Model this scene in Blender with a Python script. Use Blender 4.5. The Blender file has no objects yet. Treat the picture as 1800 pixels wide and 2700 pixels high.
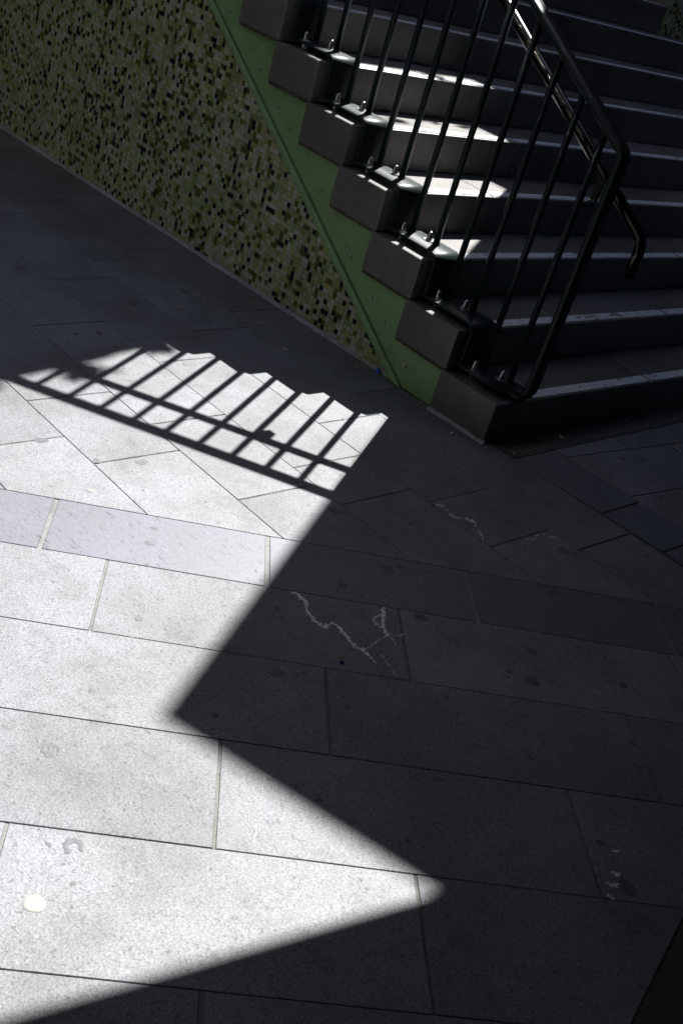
import bpy, bmesh, math, random
from mathutils import Matrix, Vector

random.seed(11)
S = bpy.context.scene
COL = S.collection
OW = {}                                      # where each object's origin stands in the world

# ------------------------------------------------------------------ camera, sky, sun, exposure
CAM_R = ((0.6303165784738318, 0.7296139828376982, 0.26526297696478984),
         (0.5343823366966742, -0.15990249292772796, -0.8299799461314935),
         (-0.5631487628745303, 0.6649019693169403, -0.4906820172669901))
CAM_P = Vector((2.0262140423651527, -3.029103542665184, 1.5891361956075873))
cd = bpy.data.cameras.new('camera'); cam = bpy.data.objects.new('camera', cd); COL.objects.link(cam)
cd.sensor_fit = 'VERTICAL'; cd.sensor_height = 36.0; cd.lens = 2843.66 / 2700 * 36
cd.clip_start = 0.05; cd.clip_end = 500
r0, r1, r2 = [Vector(v) for v in CAM_R]
M = Matrix((r0, -r1, -r2)).transposed().to_4x4(); M.translation = CAM_P
cam.matrix_world = M
cd.dof.use_dof = False
S.camera = cam

SX, SY = 0.435, 0.7115                       # shadow displacement per metre of height: (+SX, -SY)
W = bpy.data.worlds.new('World'); S.world = W; W.use_nodes = True
nt = W.node_tree; bg = nt.nodes['Background']
sky = nt.nodes.new('ShaderNodeTexSky'); sky.sky_type = 'NISHITA'; sky.sun_disc = False
sky.sun_elevation = math.atan2(1, math.hypot(SX, SY)); sky.sun_rotation = math.atan2(-SX, SY) % (2 * math.pi)
nt.links.new(sky.outputs[0], bg.inputs[0]); bg.inputs[1].default_value = 0.072
sl = bpy.data.lights.new('sun', 'SUN'); sl.energy = 5.0; sl.angle = math.radians(0.45); sl.color = (1.0, 0.98, 0.95)
so = bpy.data.objects.new('sun', sl); COL.objects.link(so)
so.rotation_euler = Vector((SX, -SY, -1)).to_track_quat('-Z', 'Y').to_euler(); so.location = (-6, 10, 14)
S.view_settings.view_transform = 'Standard'; S.view_settings.look = 'None'
S.view_settings.gamma = 1; S.view_settings.exposure = 1.33; S.view_settings.use_curve_mapping = False
S.cycles.max_bounces = 6; S.cycles.diffuse_bounces = 4; S.cycles.glossy_bounces = 3

# ------------------------------------------------------------------ helpers
GA, GB, GC = 0.0378, 0.0107, 0.002           # the pavement falls gently towards the left
def gz(x, y): return GC + GA * x + GB * y

def link(name, me, parent=None, mat=None):
    o = bpy.data.objects.new(name, me); COL.objects.link(o)
    if parent: o.parent = parent
    if mat is not None and me is not None and not me.materials: me.materials.append(mat)
    return o
def mesh(name, vs, fs, smooth=False):
    me = bpy.data.meshes.new(name); me.from_pydata([tuple(v) for v in vs], [], fs); me.update()
    if smooth:
        for p in me.polygons: p.use_smooth = True
    return me
def part(name, parent, vs, fs, mat, smooth=False, origin=True):
    """one mesh object; vertices are world coordinates, its origin is put at its own centre"""
    px = Vector((0, 0, 0))
    if parent is not None: px = OW[parent.name]
    px = Vector(px)
    vs = [Vector(v) for v in vs]
    c = Vector((0, 0, 0))
    if origin:
        for v in vs: c += v
        c /= len(vs)
    o = link(name, mesh(name, [v - c for v in vs], fs, smooth), parent, mat)
    o.location = c - px
    OW[o.name] = c
    return o
def empty(name, label, cat, loc=(0, 0, 0), group=None, kind=None):
    o = bpy.data.objects.new(name, None); COL.objects.link(o); o.location = loc; OW[o.name] = Vector(loc)
    o.empty_display_size = 0.1
    if label: o['label'] = label
    if cat: o['category'] = cat
    if group: o['group'] = group
    if kind: o['kind'] = kind
    return o
def tag(o, label, cat, group=None):
    o['label'] = label; o['category'] = cat
    if group: o['group'] = group
    return o

def box(x0, x1, y0, y1, z0, z1):
    vs = [(x, y, z) for x in (x0, x1) for y in (y0, y1) for z in (z0, z1)]
    fs = [(0, 1, 3, 2), (4, 6, 7, 5), (0, 4, 5, 1), (2, 3, 7, 6), (0, 2, 6, 4), (1, 5, 7, 3)]
    return vs, fs
def prism(poly, z0, z1, axis='z'):
    """poly: ccw list of 2-D points, extruded along axis"""
    n = len(poly)
    if axis == 'z': f = lambda p, h: (p[0], p[1], h)
    else: f = lambda p, h: (p[0], h, p[1])
    vs = [f(p, z0) for p in poly] + [f(p, z1) for p in poly]
    fs = [tuple(range(n - 1, -1, -1)), tuple(range(n, 2 * n))] + [(i, (i + 1) % n, (i + 1) % n + n, i + n) for i in range(n)]
    if axis != 'z': fs = [tuple(reversed(q)) for q in fs]
    return vs, fs
def join(*vf):
    V, F = [], []
    for vs, fs in vf:
        n = len(V); V += list(vs); F += [tuple(i + n for i in f) for f in fs]
    return V, F
def bevelled(vs, fs, w, seg=2, smooth=True):
    bm = bmesh.new(); bv = [bm.verts.new(v) for v in vs]
    for f in fs: bm.faces.new([bv[i] for i in f])
    bmesh.ops.recalc_face_normals(bm, faces=bm.faces)
    bmesh.ops.bevel(bm, geom=list(bm.edges), offset=w, segments=seg, affect='EDGES', profile=0.5)
    bm.verts.ensure_lookup_table()
    V = [v.co.copy() for v in bm.verts]; idx = {v: i for i, v in enumerate(bm.verts)}
    F = [tuple(idx[v] for v in f.verts) for f in bm.faces]; bm.free()
    return V, F
def tube(path, r, n=12, cap=True):
    P = [Vector(p) for p in path]; V, F = [], []
    T = [(P[min(i + 1, len(P) - 1)] - P[max(i - 1, 0)]).normalized() for i in range(len(P))]
    up = Vector((0, 1, 0)) if abs(T[0].y) < 0.9 else Vector((1, 0, 0))
    u = (up - T[0] * up.dot(T[0])).normalized()
    for i, p in enumerate(P):
        u = (u - T[i] * u.dot(T[i])).normalized(); w = T[i].cross(u)
        for k in range(n):
            a = 2 * math.pi * k / n; V.append(p + (u * math.cos(a) + w * math.sin(a)) * r)
    for i in range(len(P) - 1):
        for k in range(n):
            F.append((i * n + k, i * n + (k + 1) % n, (i + 1) * n + (k + 1) % n, (i + 1) * n + k))
    if cap:
        F.append(tuple(range(n - 1, -1, -1))); F.append(tuple((len(P) - 1) * n + k for k in range(n)))
    return V, F
def lathe(prof, c, n=16):
    """prof: list of (r, z) from bottom to top"""
    V, F = [], []
    for r, z in prof:
        for k in range(n):
            a = 2 * math.pi * k / n; V.append((c[0] + r * math.cos(a), c[1] + r * math.sin(a), c[2] + z))
    for i in range(len(prof) - 1):
        for k in range(n):
            F.append((i * n + k, i * n + (k + 1) % n, (i + 1) * n + (k + 1) % n, (i + 1) * n + k))
    F.append(tuple(range(n - 1, -1, -1))); F.append(tuple((len(prof) - 1) * n + k for k in range(n)))
    return V, F
def fillet(pts, rad, seg=6):
    out = [Vector(pts[0])]
    for i in range(1, len(pts) - 1):
        a, b, c = Vector(pts[i - 1]), Vector(pts[i]), Vector(pts[i + 1])
        d1, d2 = (a - b), (c - b); l1, l2 = d1.length, d2.length; d1.normalize(); d2.normalize()
        r = rad[i] if isinstance(rad, (list, tuple)) else rad
        ang = d1.angle(d2); t = min(r / math.tan(ang / 2), l1 * .49, l2 * .49); r = t * math.tan(ang / 2)
        bis = (d1 + d2).normalized(); cen = b + bis * (r / math.sin(ang / 2))
        p0, p1 = b + d1 * t - cen, b + d2 * t - cen
        for s in range(seg + 1):
            w = math.pi - ang; q = (p0 * math.sin((1 - s / seg) * w) + p1 * math.sin(s / seg * w)) / math.sin(w)
            out.append(cen + q)
    out.append(Vector(pts[-1])); return out
def strip_xz(pts, th, y0, y1, ch=0.0025):
    """flat bar following a centre line in the x-z plane, th thick, y0..y1 wide, with eased edges"""
    n = len(pts); V, F = [], []
    prof = [(-.5, 0, ch), (-.5, ch, 0), (-.5, -ch, 0)]
    for i, p in enumerate(pts):
        a, b = Vector(pts[max(i - 1, 0)]), Vector(pts[min(i + 1, n - 1)])
        t = (b - a).normalized(); nn = Vector((-t.z, 0, t.x)); h = th / 2
        for (y, k) in ((y0, -h + ch), (y0 + ch, -h), (y1 - ch, -h), (y1, -h + ch), (y1, h - ch), (y1 - ch, h), (y0 + ch, h), (y0, h - ch)):
            q = Vector((p[0], 0, p[2])) + nn * k; V.append((q.x, y, q.z))
    m = 8
    for i in range(n - 1):
        for k in range(m): F.append((i * m + k, i * m + (k + 1) % m, (i + 1) * m + (k + 1) % m, (i + 1) * m + k))
    F.append(tuple(range(m - 1, -1, -1))); F.append(tuple((n - 1) * m + k for k in range(m)))
    return V, F
def clip(poly, a, b, c):
    """keep a*x + b*y + c >= 0"""
    out = []
    for i in range(len(poly)):
        p, q = poly[i], poly[(i + 1) % len(poly)]; dp, dq = a * p[0] + b * p[1] + c, a * q[0] + b * q[1] + c
        if dp >= 0: out.append(p)
        if (dp >= 0) != (dq >= 0):
            t = dp / (dp - dq); out.append((p[0] + t * (q[0] - p[0]), p[1] + t * (q[1] - p[1])))
    return out

# ------------------------------------------------------------------ materials
class NT:
    def __init__(s, name):
        s.m = bpy.data.materials.new(name); s.m.use_nodes = True; s.t = s.m.node_tree; s.b = s.t.nodes['Principled BSDF']
    def n(s, typ, **kw):
        x = s.t.nodes.new('ShaderNode' + typ)
        for k, v in kw.items():
            if hasattr(x, k): setattr(x, k, v)
            else: x.inputs[k].default_value = v
        return x
    def l(s, a, b): s.t.links.new(a, b)
    def noise(s, vec, scale, detail=3, rough=.6):
        x = s.n('TexNoise'); x.inputs['Scale'].default_value = scale; x.inputs['Detail'].default_value = detail
        x.inputs['Roughness'].default_value = rough; s.l(vec, x.inputs['Vector']); return x.outputs['Fac']
    def ramp(s, fac, stops):
        x = s.n('ValToRGB'); e = x.color_ramp.elements
        while len(e) < len(stops): e.new(0.5)
        for el, (p, c) in zip(e, stops):
            el.position = p; el.color = (c[0], c[1], c[2], 1) if isinstance(c, (tuple, list)) else (c, c, c, 1)
        s.l(fac, x.inputs[0]); return x.outputs[0]
    def mul(s, a, b, f=1.0, mode='MULTIPLY'):
        x = s.n('Mix', data_type='RGBA', blend_type=mode); x.inputs[0].default_value = f
        for v, i in ((a, 6), (b, 7)):
            if isinstance(v, (tuple, list)): x.inputs[i].default_value = (*v, 1)
            else: s.l(v, x.inputs[i])
        return x.outputs[2]
    def mixf(s, fac, a, b):
        x = s.n('Mix', data_type='RGBA'); s.l(fac, x.inputs[0])
        for v, i in ((a, 6), (b, 7)):
            if isinstance(v, (tuple, list)): x.inputs[i].default_value = (*v, 1)
            else: s.l(v, x.inputs[i])
        return x.outputs[2]
    def bump(s, h, strength, dist):
        x = s.n('Bump'); x.inputs['Strength'].default_value = strength; x.inputs['Distance'].default_value = dist
        s.l(h, x.inputs['Height']); s.l(x.outputs[0], s.b.inputs['Normal'])
    def pos(s): return s.n('NewGeometry').outputs['Position']

def granite(name, lo, hi, grain=235, rough=.62, spec=.35, dirt=.36, streak=False, var=.2, bump=.3):
    k = NT(name); P = k.pos()
    vec = P
    if streak:
        mp = k.n('Mapping'); mp.inputs['Rotation'].default_value = (0, 0, -math.radians(51.98)); mp.inputs['Scale'].default_value = (.28, 1, 1)
        k.l(P, mp.inputs['Vector']); vec = mp.outputs[0]
    g1 = k.noise(vec, grain, 5, .8); g2 = k.noise(vec, grain * .42, 2, .6)
    c = k.ramp(g1, [(.30, lo), (.47, tuple(a * .45 + b * .55 for a, b in zip(lo, hi))), (.62, hi)])
    sp = k.ramp(g2, [(.30, .45), (.40, 1.0)])
    c = k.mul(c, sp, .75)
    fl = k.ramp(k.noise(vec, grain * .8, 1, .5), [(.66, 1.0), (.74, 1.5)])
    c = k.mul(c, fl, .6)
    d = k.ramp(k.noise(P, 2.3, 6, .65), [(.28, ((1 - dirt) * 1.0, (1 - dirt) * .965, (1 - dirt) * .91)), (.60, (1.0, 1.0, 1.0))])
    c = k.mul(c, d, 1)
    d2 = k.ramp(k.noise(P, 14, 5, .7), [(.25, 1 - dirt * .7), (.5, 1.0)])
    c = k.mul(c, d2, 1)
    oi = k.n('ObjectInfo'); v = k.ramp(oi.outputs['Random'], [(0, 1 - var), (1, 1.0)])
    c = k.mul(c, v, 1)
    k.l(c, k.b.inputs['Base Color']); k.b.inputs['Roughness'].default_value = rough
    k.b.inputs['Specular IOR Level'].default_value = spec
    k.bump(g1, bump, .001)
    return k.m
M_PAV = granite('granite_paver', (.075, .078, .087), (.322, .333, .358))
M_BAND = granite('basalt_border', (.108, .114, .140), (.172, .180, .214), 260, .5, .4, .08, True, .1, .12)
M_STEP = granite('step_stone', (.050, .047, .046), (.255, .242, .236), 210, .40, .55, .4, False, .22, .35)
M_BED = granite('joint_dirt', (.03, .028, .024), (.17, .155, .13), 60, .95, .1, .5)
M_MORT = granite('mortar', (.15, .15, .145), (.26, .26, .25), 260, .9, .2, .4)
M_MORT2 = granite('pale_mortar', (.21, .212, .215), (.33, .333, .335), 260, .9, .2, .4)
M_SEAL = granite('sealant', (.30, .31, .33), (.50, .52, .56), 120, .6, .35, .45)
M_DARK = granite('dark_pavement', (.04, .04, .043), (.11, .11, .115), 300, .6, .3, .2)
M_CONC = granite('facade_concrete', (.06, .058, .055), (.10, .096, .09), 40, .85, .2, .3)

M_PALE = granite('pale_facade', (.13, .128, .124), (.20, .196, .19), 40, .85, .2, .3)
M_FACADE = granite('dark_facade', (.022, .022, .022), (.04, .04, .04), 40, .8, .2, .3)

def plain(name, col, rough=.5, metal=0.0, spec=.5, nscale=None, namt=.2, coat=0):
    k = NT(name)
    if nscale:
        f = k.noise(k.pos(), nscale, 4, .65)
        c = k.ramp(f, [(.3, tuple(x * (1 - namt) for x in col)), (.7, tuple(x * (1 + namt) for x in col))])
        k.l(c, k.b.inputs['Base Color'])
    else: k.b.inputs['Base Color'].default_value = (*col, 1)
    k.b.inputs['Roughness'].default_value = rough; k.b.inputs['Metallic'].default_value = metal
    k.b.inputs['Specular IOR Level'].default_value = spec; k.b.inputs['Coat Weight'].default_value = coat
    return k.m
# dark green gloss paint with orange-peel; fine fleck lightened to stand for sky reflection
k = NT('rail_paint'); P = k.pos(); f = k.noise(P, 420, 2, .6)
c = k.ramp(f, [(.45, (.004, .010, .010)), (.64, (.014, .034, .033)), (.72, (.12, .16, .155))]); k.l(c, k.b.inputs['Base Color'])
k.b.inputs['Roughness'].default_value = .40; k.b.inputs['Specular IOR Level'].default_value = .30; k.bump(f, .25, .0006); M_PAINT = k.m
M_STEEL = plain('stainless_steel', (.60, .58, .55), .28, 1.0)
M_BRUSH = plain('brushed_tube', (.055, .050, .043), .2, 1.0, nscale=60, namt=.12)
k = NT('green_plate_paint'); P = k.pos()
c = k.ramp(k.noise(P, 5, 5, .6), [(.3, (.205, .335, .150)), (.7, (.26, .41, .195))])
mp = k.n('Mapping'); mp.inputs['Rotation'].default_value = (0, math.radians(-31), 0); mp.inputs['Scale'].default_value = (6, 1, 60); k.l(P, mp.inputs['Vector'])
sc = k.ramp(k.noise(mp.outputs[0], 1.6, 4, .7), [(.60, (1, 1, 1)), (.70, (1.22, 1.2, 1.25))]); c = k.mul(c, sc, .8)
gr_ = k.ramp(k.noise(P, 11, 6, .75), [(.30, (.62, .58, .5)), (.46, (1, 1, 1))]); c = k.mul(c, gr_, .8)
k.l(c, k.b.inputs['Base Color']); k.b.inputs['Roughness'].default_value = .42; M_GREEN = k.m
# white anti-slip strip, worn through in patches
k = NT('white_strip'); P = k.pos()
mp = k.n('Mapping'); mp.inputs['Scale'].default_value = (1, .45, 1); k.l(P, mp.inputs['Vector'])
w1 = k.ramp(k.noise(mp.outputs[0], 95, 4, .75), [(.37, 0), (.45, 1)])
w2 = k.ramp(k.noise(mp.outputs[0], 17, 5, .7), [(.36, 0), (.40, 1)])
m1 = k.mul(w1, w2, 1)
c = k.mixf(m1, (.16, .15, .15), (.80, .81, .83)); k.l(c, k.b.inputs['Base Color']); k.b.inputs['Roughness'].default_value = .38; M_STRIP = k.m
def tile(name, col):
    k = NT(name); P = k.pos(); oi = k.n('ObjectInfo')
    f = k.noise(P, 31, 2, .5); c = k.ramp(f, [(.35, tuple(x * .82 for x in col)), (.65, tuple(min(1, x * 1.12) for x in col))])
    d = k.ramp(k.noise(P, 5.5, 6, .7), [(.36, (.68, .66, .6)), (.52, (1, 1, 1))]); c = k.mul(c, d, .8)
    k.l(c, k.b.inputs['Base Color']); k.b.inputs['Roughness'].default_value = .22; k.b.inputs['Specular IOR Level'].default_value = .45
    return k.m
TILE_COLS = [('tile_stone', (.49, .475, .40), .35), ('tile_sage', (.35, .42, .25), .15), ('tile_moss', (.26, .37, .14), .11),
             ('tile_khaki', (.38, .39, .165), .16), ('tile_olive', (.105, .125, .022), .145), ('tile_black', (.008, .011, .020), .09)]
M_TILES = [tile(n, c) for n, c, _ in TILE_COLS]
def pick_tile():
    r = random.random(); a = 0
    for i, t in enumerate(TILE_COLS):
        a += t[2]
        if r < a: return i
    return 0
M_GROUT = plain('tile_grout', (.27, .28, .22), .9, nscale=20)
M_GUMD = plain('dark_stain', (.095, .095, .10), .6, nscale=90, namt=.35)
M_GUMG = plain('grey_gum', (.09, .092, .105), .6, nscale=120, namt=.25)
M_GUMW = plain('white_gum', (.27, .265, .225), .55, nscale=150, namt=.1)
M_SALT = plain('salt_crust', (.78, .80, .82), .9, nscale=160, namt=.35)
M_FILTER = plain('cigarette_filter', (.50, .24, .09), .8, nscale=300); M_PAPER = plain('cigarette_paper', (.62, .58, .52), .8)
M_LEAF = plain('dry_leaf', (.20, .10, .035), .7, nscale=120, namt=.5); M_LEAF2 = plain('pale_leaf', (.36, .30, .20), .7, nscale=120, namt=.4)
M_BLUE = plain('blue_plastic', (.01, .16, .85), .25); M_PURPLE = plain('purple_foil', (.10, .09, .42), .2, .4)
M_PEBBLE = plain('pebble', (.42, .43, .50), .7, nscale=200)
M_GRATE = plain('cast_iron', (.11, .108, .105), .45, .5, nscale=80, namt=.3)
M_GLASS = plain('window_glass', (.02, .025, .03), .06, 0, .8)
M_FOLIAGE = plain('foliage', (.05, .10, .025), .5, nscale=9, namt=.4)

# ------------------------------------------------------------------ pavement: bed and single pavers
TH = math.radians(51.98); E1 = (math.cos(TH), math.sin(TH)); E2 = (-math.sin(TH), math.cos(TH))
def uv(x, y): return x * E1[0] + y * E1[1], x * E2[0] + y * E2[1]
def xy(u, v): return (u * E1[0] + v * E2[0], u * E1[1] + v * E2[1])
bedv = []
N = 60.0
pav = link('pavement', mesh('pavement', [(-N, -N, gz(-N, -N) - .0042), (N, -N, gz(N, -N) - .0042), (N, N, gz(N, N) - .0042), (-N, N, gz(-N, N) - .0042)], [(0, 1, 2, 3)]), None, M_BED)
pav['kind'] = 'structure'; OW[pav.name] = Vector((0, 0, 0))
def shrink(poly, d):
    """inset a convex ccw polygon, d per edge (list) or a number"""
    n = len(poly); out = list(poly)
    A = sum(poly[i][0] * poly[(i + 1) % n][1] - poly[(i + 1) % n][0] * poly[i][1] for i in range(n))
    if A < 0: poly = poly[::-1]; out = list(poly)
    edges = [(poly[i], poly[(i + 1) % n]) for i in range(n)]
    for p, q in edges:
        dx, dy = q[0] - p[0], q[1] - p[1]; L = math.hypot(dx, dy)
        if L < 1e-6: continue
        a, b = -dy / L, dx / L; out = clip(out, a, b, -(a * p[0] + b * p[1]) - d)
        if len(out) < 3: return []
    return out
def area(poly): return abs(sum(poly[i][0] * poly[(i + 1) % len(poly)][1] - poly[(i + 1) % len(poly)][0] * poly[i][1] for i in range(len(poly)))) / 2
def clean(poly):
    o = []
    for p in poly:
        if not o or math.hypot(p[0] - o[-1][0], p[1] - o[-1][1]) > .002: o.append(p)
    if len(o) > 1 and math.hypot(o[0][0] - o[-1][0], o[0][1] - o[-1][1]) <= .002: o.pop()
    return o
def paver(poly, mat, name='paver', parent=pav):
    poly = clean(poly)
    if len(poly) < 3: return
    inner = clean(shrink(poly, .0013)); outer = clean(shrink(poly, .0001))
    if len(inner) != len(outer) or area(inner) < .0008: return
    dz = random.uniform(-.0003, .0003); tx, ty = random.gauss(0, .0003), random.gauss(0, .0003)
    cx = sum(p[0] for p in outer) / len(outer); cy = sum(p[1] for p in outer) / len(outer)
    n = len(outer); h = lambda p, d: gz(*p) + dz + tx * (p[0] - cx) + ty * (p[1] - cy) + d
    V = [(p[0], p[1], gz(*p) - .03) for p in outer] + [(p[0], p[1], h(p, -.0013)) for p in outer] + [(p[0], p[1], h(p, 0)) for p in inner]
    F = [tuple(range(2 * n, 3 * n))]
    for L in (0, n): F += [(L + i, L + (i + 1) % n, L + n + (i + 1) % n, L + n + i) for i in range(n)]
    part(name, parent, V, F, mat)
def mortar(p, q, w, mat=None):
    """cross joint filled nearly flush: a bar from p to q in plan"""
    dx, dy = q[0] - p[0], q[1] - p[1]; L = math.hypot(dx, dy)
    if L < .03: return
    a, b = -dy / L * w / 2, dx / L * w / 2; k = 9; V, F = [], []
    for i in range(k):
        t = i / (k - 1); m = (p[0] + dx * t, p[1] + dy * t); j = random.uniform(.9, 1.0)
        for s in (-1, 1):
            V.append((m[0] + s * a * j, m[1] + s * b * j, gz(*m) - .0016 - random.uniform(0, .0012)))
    for i in range(k - 1): F.append((2 * i, 2 * i + 2, 2 * i + 3, 2 * i + 1))
    part('mortar_joint', pav, V, F, mat or M_MORT)

VB0, VB1 = -.912, -1.165                      # the dark border strip
ROWG, XG = .0008, .0032                       # half-widths of row joints and of cross joints
# zone beside the wall: rows along x
rowsA = [(-.252, .036, [-3.50, -2.73, -1.96, -1.245, -.461, .651, 1.43]),
         (-.545, -.252, [-3.38, -2.60, -1.85, -1.09, -.298, .255, .526, 1.30]),
         (-.848, -.545, [-4.0, -3.21, -2.43, -1.649, -.856, -.066, .17, .95]),
         (-1.147, -.848, [-3.56, -2.79, -2.022, -1.225, -.441, .043, .83]),
         (-1.447, -1.147, [-3.80, -3.02, -2.24, -1.46, -.68, -.267, .5]),
         (-1.747, -1.447, [-3.54, -2.76, -1.98, -1.21, -.44, .3]),
         (-2.047, -1.747, [-3.7, -2.93, -2.16, -1.39, -.62, .2]),
         (-2.347, -2.047, [-3.9, -3.1, -2.3, -1.5, -.75, .0]),
         (-2.647, -2.347, [-3.6, -2.8, -2.05, -1.3, -.5])]
for i, (ya, yb, js) in enumerate(rowsA):
    xs = [-4.8] + js + [2.4]
    for xa, xb in zip(xs[:-1], xs[1:]):
        top = .002 if i == 0 else -ROWG
        poly = [(xa + XG, ya + ROWG), (xb - XG, ya + ROWG), (xb - XG, yb + top), (xa + XG, yb + top)]
        poly = clip(poly, E2[0], E2[1], -(VB0 + ROWG))
        if i == 0 and xb > .1:                # the row's far edge follows the second border strip
            poly = clip(poly, .034, -1, .034 - ROWG) if poly else poly
        paver(poly, M_PAV)
    for x in js:
        a, b = (x, ya + ROWG), (x, yb - (0 if i == 0 else ROWG))
        va, vb = uv(*a)[1], uv(*b)[1]
        if vb <= VB0: continue
        if va < VB0: t = (VB0 + .002 - va) / (vb - va); a = (a[0], a[1] + t * (b[1] - a[1]))
        if not (x > .1 and i == 0): mortar(a, b, 2 * XG)
# first border strip (dark) and the big slabs in front of it, turned by 52 degrees
END = ((1.682, -1.247), (1.763, -1.545))      # where the dark paving begins on the right
dx, dy = END[1][0] - END[0][0], END[1][1] - END[0][1]; L = math.hypot(dx, dy)
ea, eb = dy / L, -dx / L                      # keep the left side
ec = -(ea * END[0][0] + eb * END[0][1])
rowsB = [(VB1, VB0, [-3.10, -2.53, -1.95, -1.37, -.789, -.211, .365, .94, 1.52], M_BAND, .0065),
         (-1.467, VB1, [-2.73, -1.965, -1.20, -.436, .335, 1.10, 1.87], M_PAV, XG),
         (-1.766, -1.467, [-2.95, -2.18, -1.413, -.647, .119, .885, 1.65], M_PAV, XG),
         (-2.064, -1.766, [-3.2, -2.42, -1.654, -.884, -.11, .66], M_PAV, XG),
         (-2.363, -2.064, [-2.8, -2.03, -1.26, -.495, .275], M_PAV, XG),
         (-2.665, -2.363, [-3.2, -2.43, -1.66, -.89, -.12, .65], M_PAV, XG),
         (-2.965, -2.665, [-2.8, -2.0, -1.24, -.47, .3], M_PAV, XG),
         (-3.27, -2.965, [-3.2, -2.4, -1.63, -.86, -.1, .66], M_PAV, XG),
         (-3.57, -3.27, [-2.8, -2.03, -1.26, -.5, .27], M_PAV, XG)]
for i, (va, vb, js, mat, xg) in enumerate(rowsB):
    us = [-3.9] + js + [2.4]
    for ua, ub in zip(us[:-1], us[1:]):
        poly = [xy(ua + xg, va + ROWG), xy(ub - xg, va + ROWG), xy(ub - xg, vb - ROWG), xy(ua + xg, vb - ROWG)]
        if i: poly = clip(poly, -ea, -eb, -ec - .003) if (ea * 0 + eb * -2 + ec) < 0 else clip(poly, ea, eb, ec - .003)
        if len(poly) >= 3: paver(poly, mat, 'border_stone' if mat is M_BAND else 'paver')
    for u in js:
        a, b = xy(u, va + ROWG), xy(u, vb - ROWG)
        s = 1 if (ea * 0 + eb * -2 + ec) > 0 else -1
        if i and min(s * (ea * a[0] + eb * a[1] + ec), s * (ea * b[0] + eb * b[1] + ec)) < 0: continue
        mortar(a, b, 2 * xg, M_MORT2 if i == 0 else None)
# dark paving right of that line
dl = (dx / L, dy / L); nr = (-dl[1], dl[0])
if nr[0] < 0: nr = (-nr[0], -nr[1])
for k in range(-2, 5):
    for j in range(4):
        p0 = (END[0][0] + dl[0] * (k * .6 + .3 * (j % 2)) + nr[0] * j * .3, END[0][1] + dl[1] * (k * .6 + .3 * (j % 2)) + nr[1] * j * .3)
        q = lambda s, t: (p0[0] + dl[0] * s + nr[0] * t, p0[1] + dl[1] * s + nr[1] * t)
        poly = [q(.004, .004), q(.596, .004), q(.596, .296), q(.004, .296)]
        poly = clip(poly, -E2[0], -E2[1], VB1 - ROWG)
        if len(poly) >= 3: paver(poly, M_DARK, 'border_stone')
# second border strip, from the foot of the stairs towards the right
GX = .128
def inz(poly):
    return clip(poly, E2[0], E2[1], -(VB0 + ROWG)) if poly else poly
xs2 = [GX, .523, .776, 1.03, 1.43, 1.83, 2.23]
for xa, xb in zip(xs2[:-1], xs2[1:]):
    g = .004
    poly = [(xa + (0.001 if xa == GX else g), .034 + .034 * xa + ROWG), (xb - g, .034 + .034 * xb + ROWG), (xb - g, .282 - ROWG), (xa + (0.001 if xa == GX else g), .282 - ROWG)]
    paver(inz(poly), M_BAND, 'border_stone')
# slabs beyond it: rows run into the distance
def cx(x0, y): return x0 + .106 * (y - .287)
rowsC = [(None, .185, [.657, 1.048, 1.44, 1.83, 2.22, 2.6, 3.0, 3.4]), (.185, .483, [.93, 1.70, 2.47, 3.2]), (.483, .78, [.565, 1.33, 2.1, 2.9]),
         (.78, 1.08, [.95, 1.72, 2.5, 3.2]), (1.08, 1.38, [.6, 1.35, 2.1, 2.9]), (1.38, 1.68, [.9, 1.7, 2.5, 3.2]), (1.68, 1.98, [.6, 1.35, 2.1, 2.9]), (1.98, 2.28, [.9, 1.7, 2.5, 3.2])]
for xa, xb, js in rowsC:
    ys = [.282] + js + [3.9]
    for ya, yb in zip(ys[:-1], ys[1:]):
        g = .002
        A = (lambda y: GX) if xa is None else (lambda y: cx(xa, y) + g)
        B = lambda y: cx(xb, y) - g
        poly = [(A(ya + g), ya + g), (B(ya + g), ya + g), (B(yb - g), yb - g), (A(yb - g), yb - g)]
        if B(ya) - A(ya) > .01: paver(inz(poly), M_PAV)

# flat marks on the paving: spots, gum rings, crusts of salt
def blob(name, x, y, r, mat, h=.0009, asp=1.0, rot=0, n=18, rough=.18, hole=False):
    ph = [random.uniform(0, 6.28) for _ in range(4)]; V, F = [], []
    def rad(a): return r * (1 + rough * (.6 * math.sin(2 * a + ph[0]) + .5 * math.sin(3 * a + ph[1]) + .35 * math.sin(5 * a + ph[2]) + .25 * math.sin(7 * a + ph[3])))
    ca, sa = math.cos(rot), math.sin(rot)
    for lv, (s, z) in enumerate(((1, .0002), (.86, h))):
        for k in range(n):
            a = 2 * math.pi * k / n; q = rad(a) * s; u, v = q * math.cos(a), q * math.sin(a) * asp
            px, py = x + u * ca - v * sa, y + u * sa + v * ca; V.append((px, py, gz(px, py) + z * .35 + .0005))
    F += [(k, (k + 1) % n, n + (k + 1) % n, n + k) for k in range(n)] + [tuple(range(n, 2 * n))]
    return part(name, pav, V, F, mat)
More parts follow.
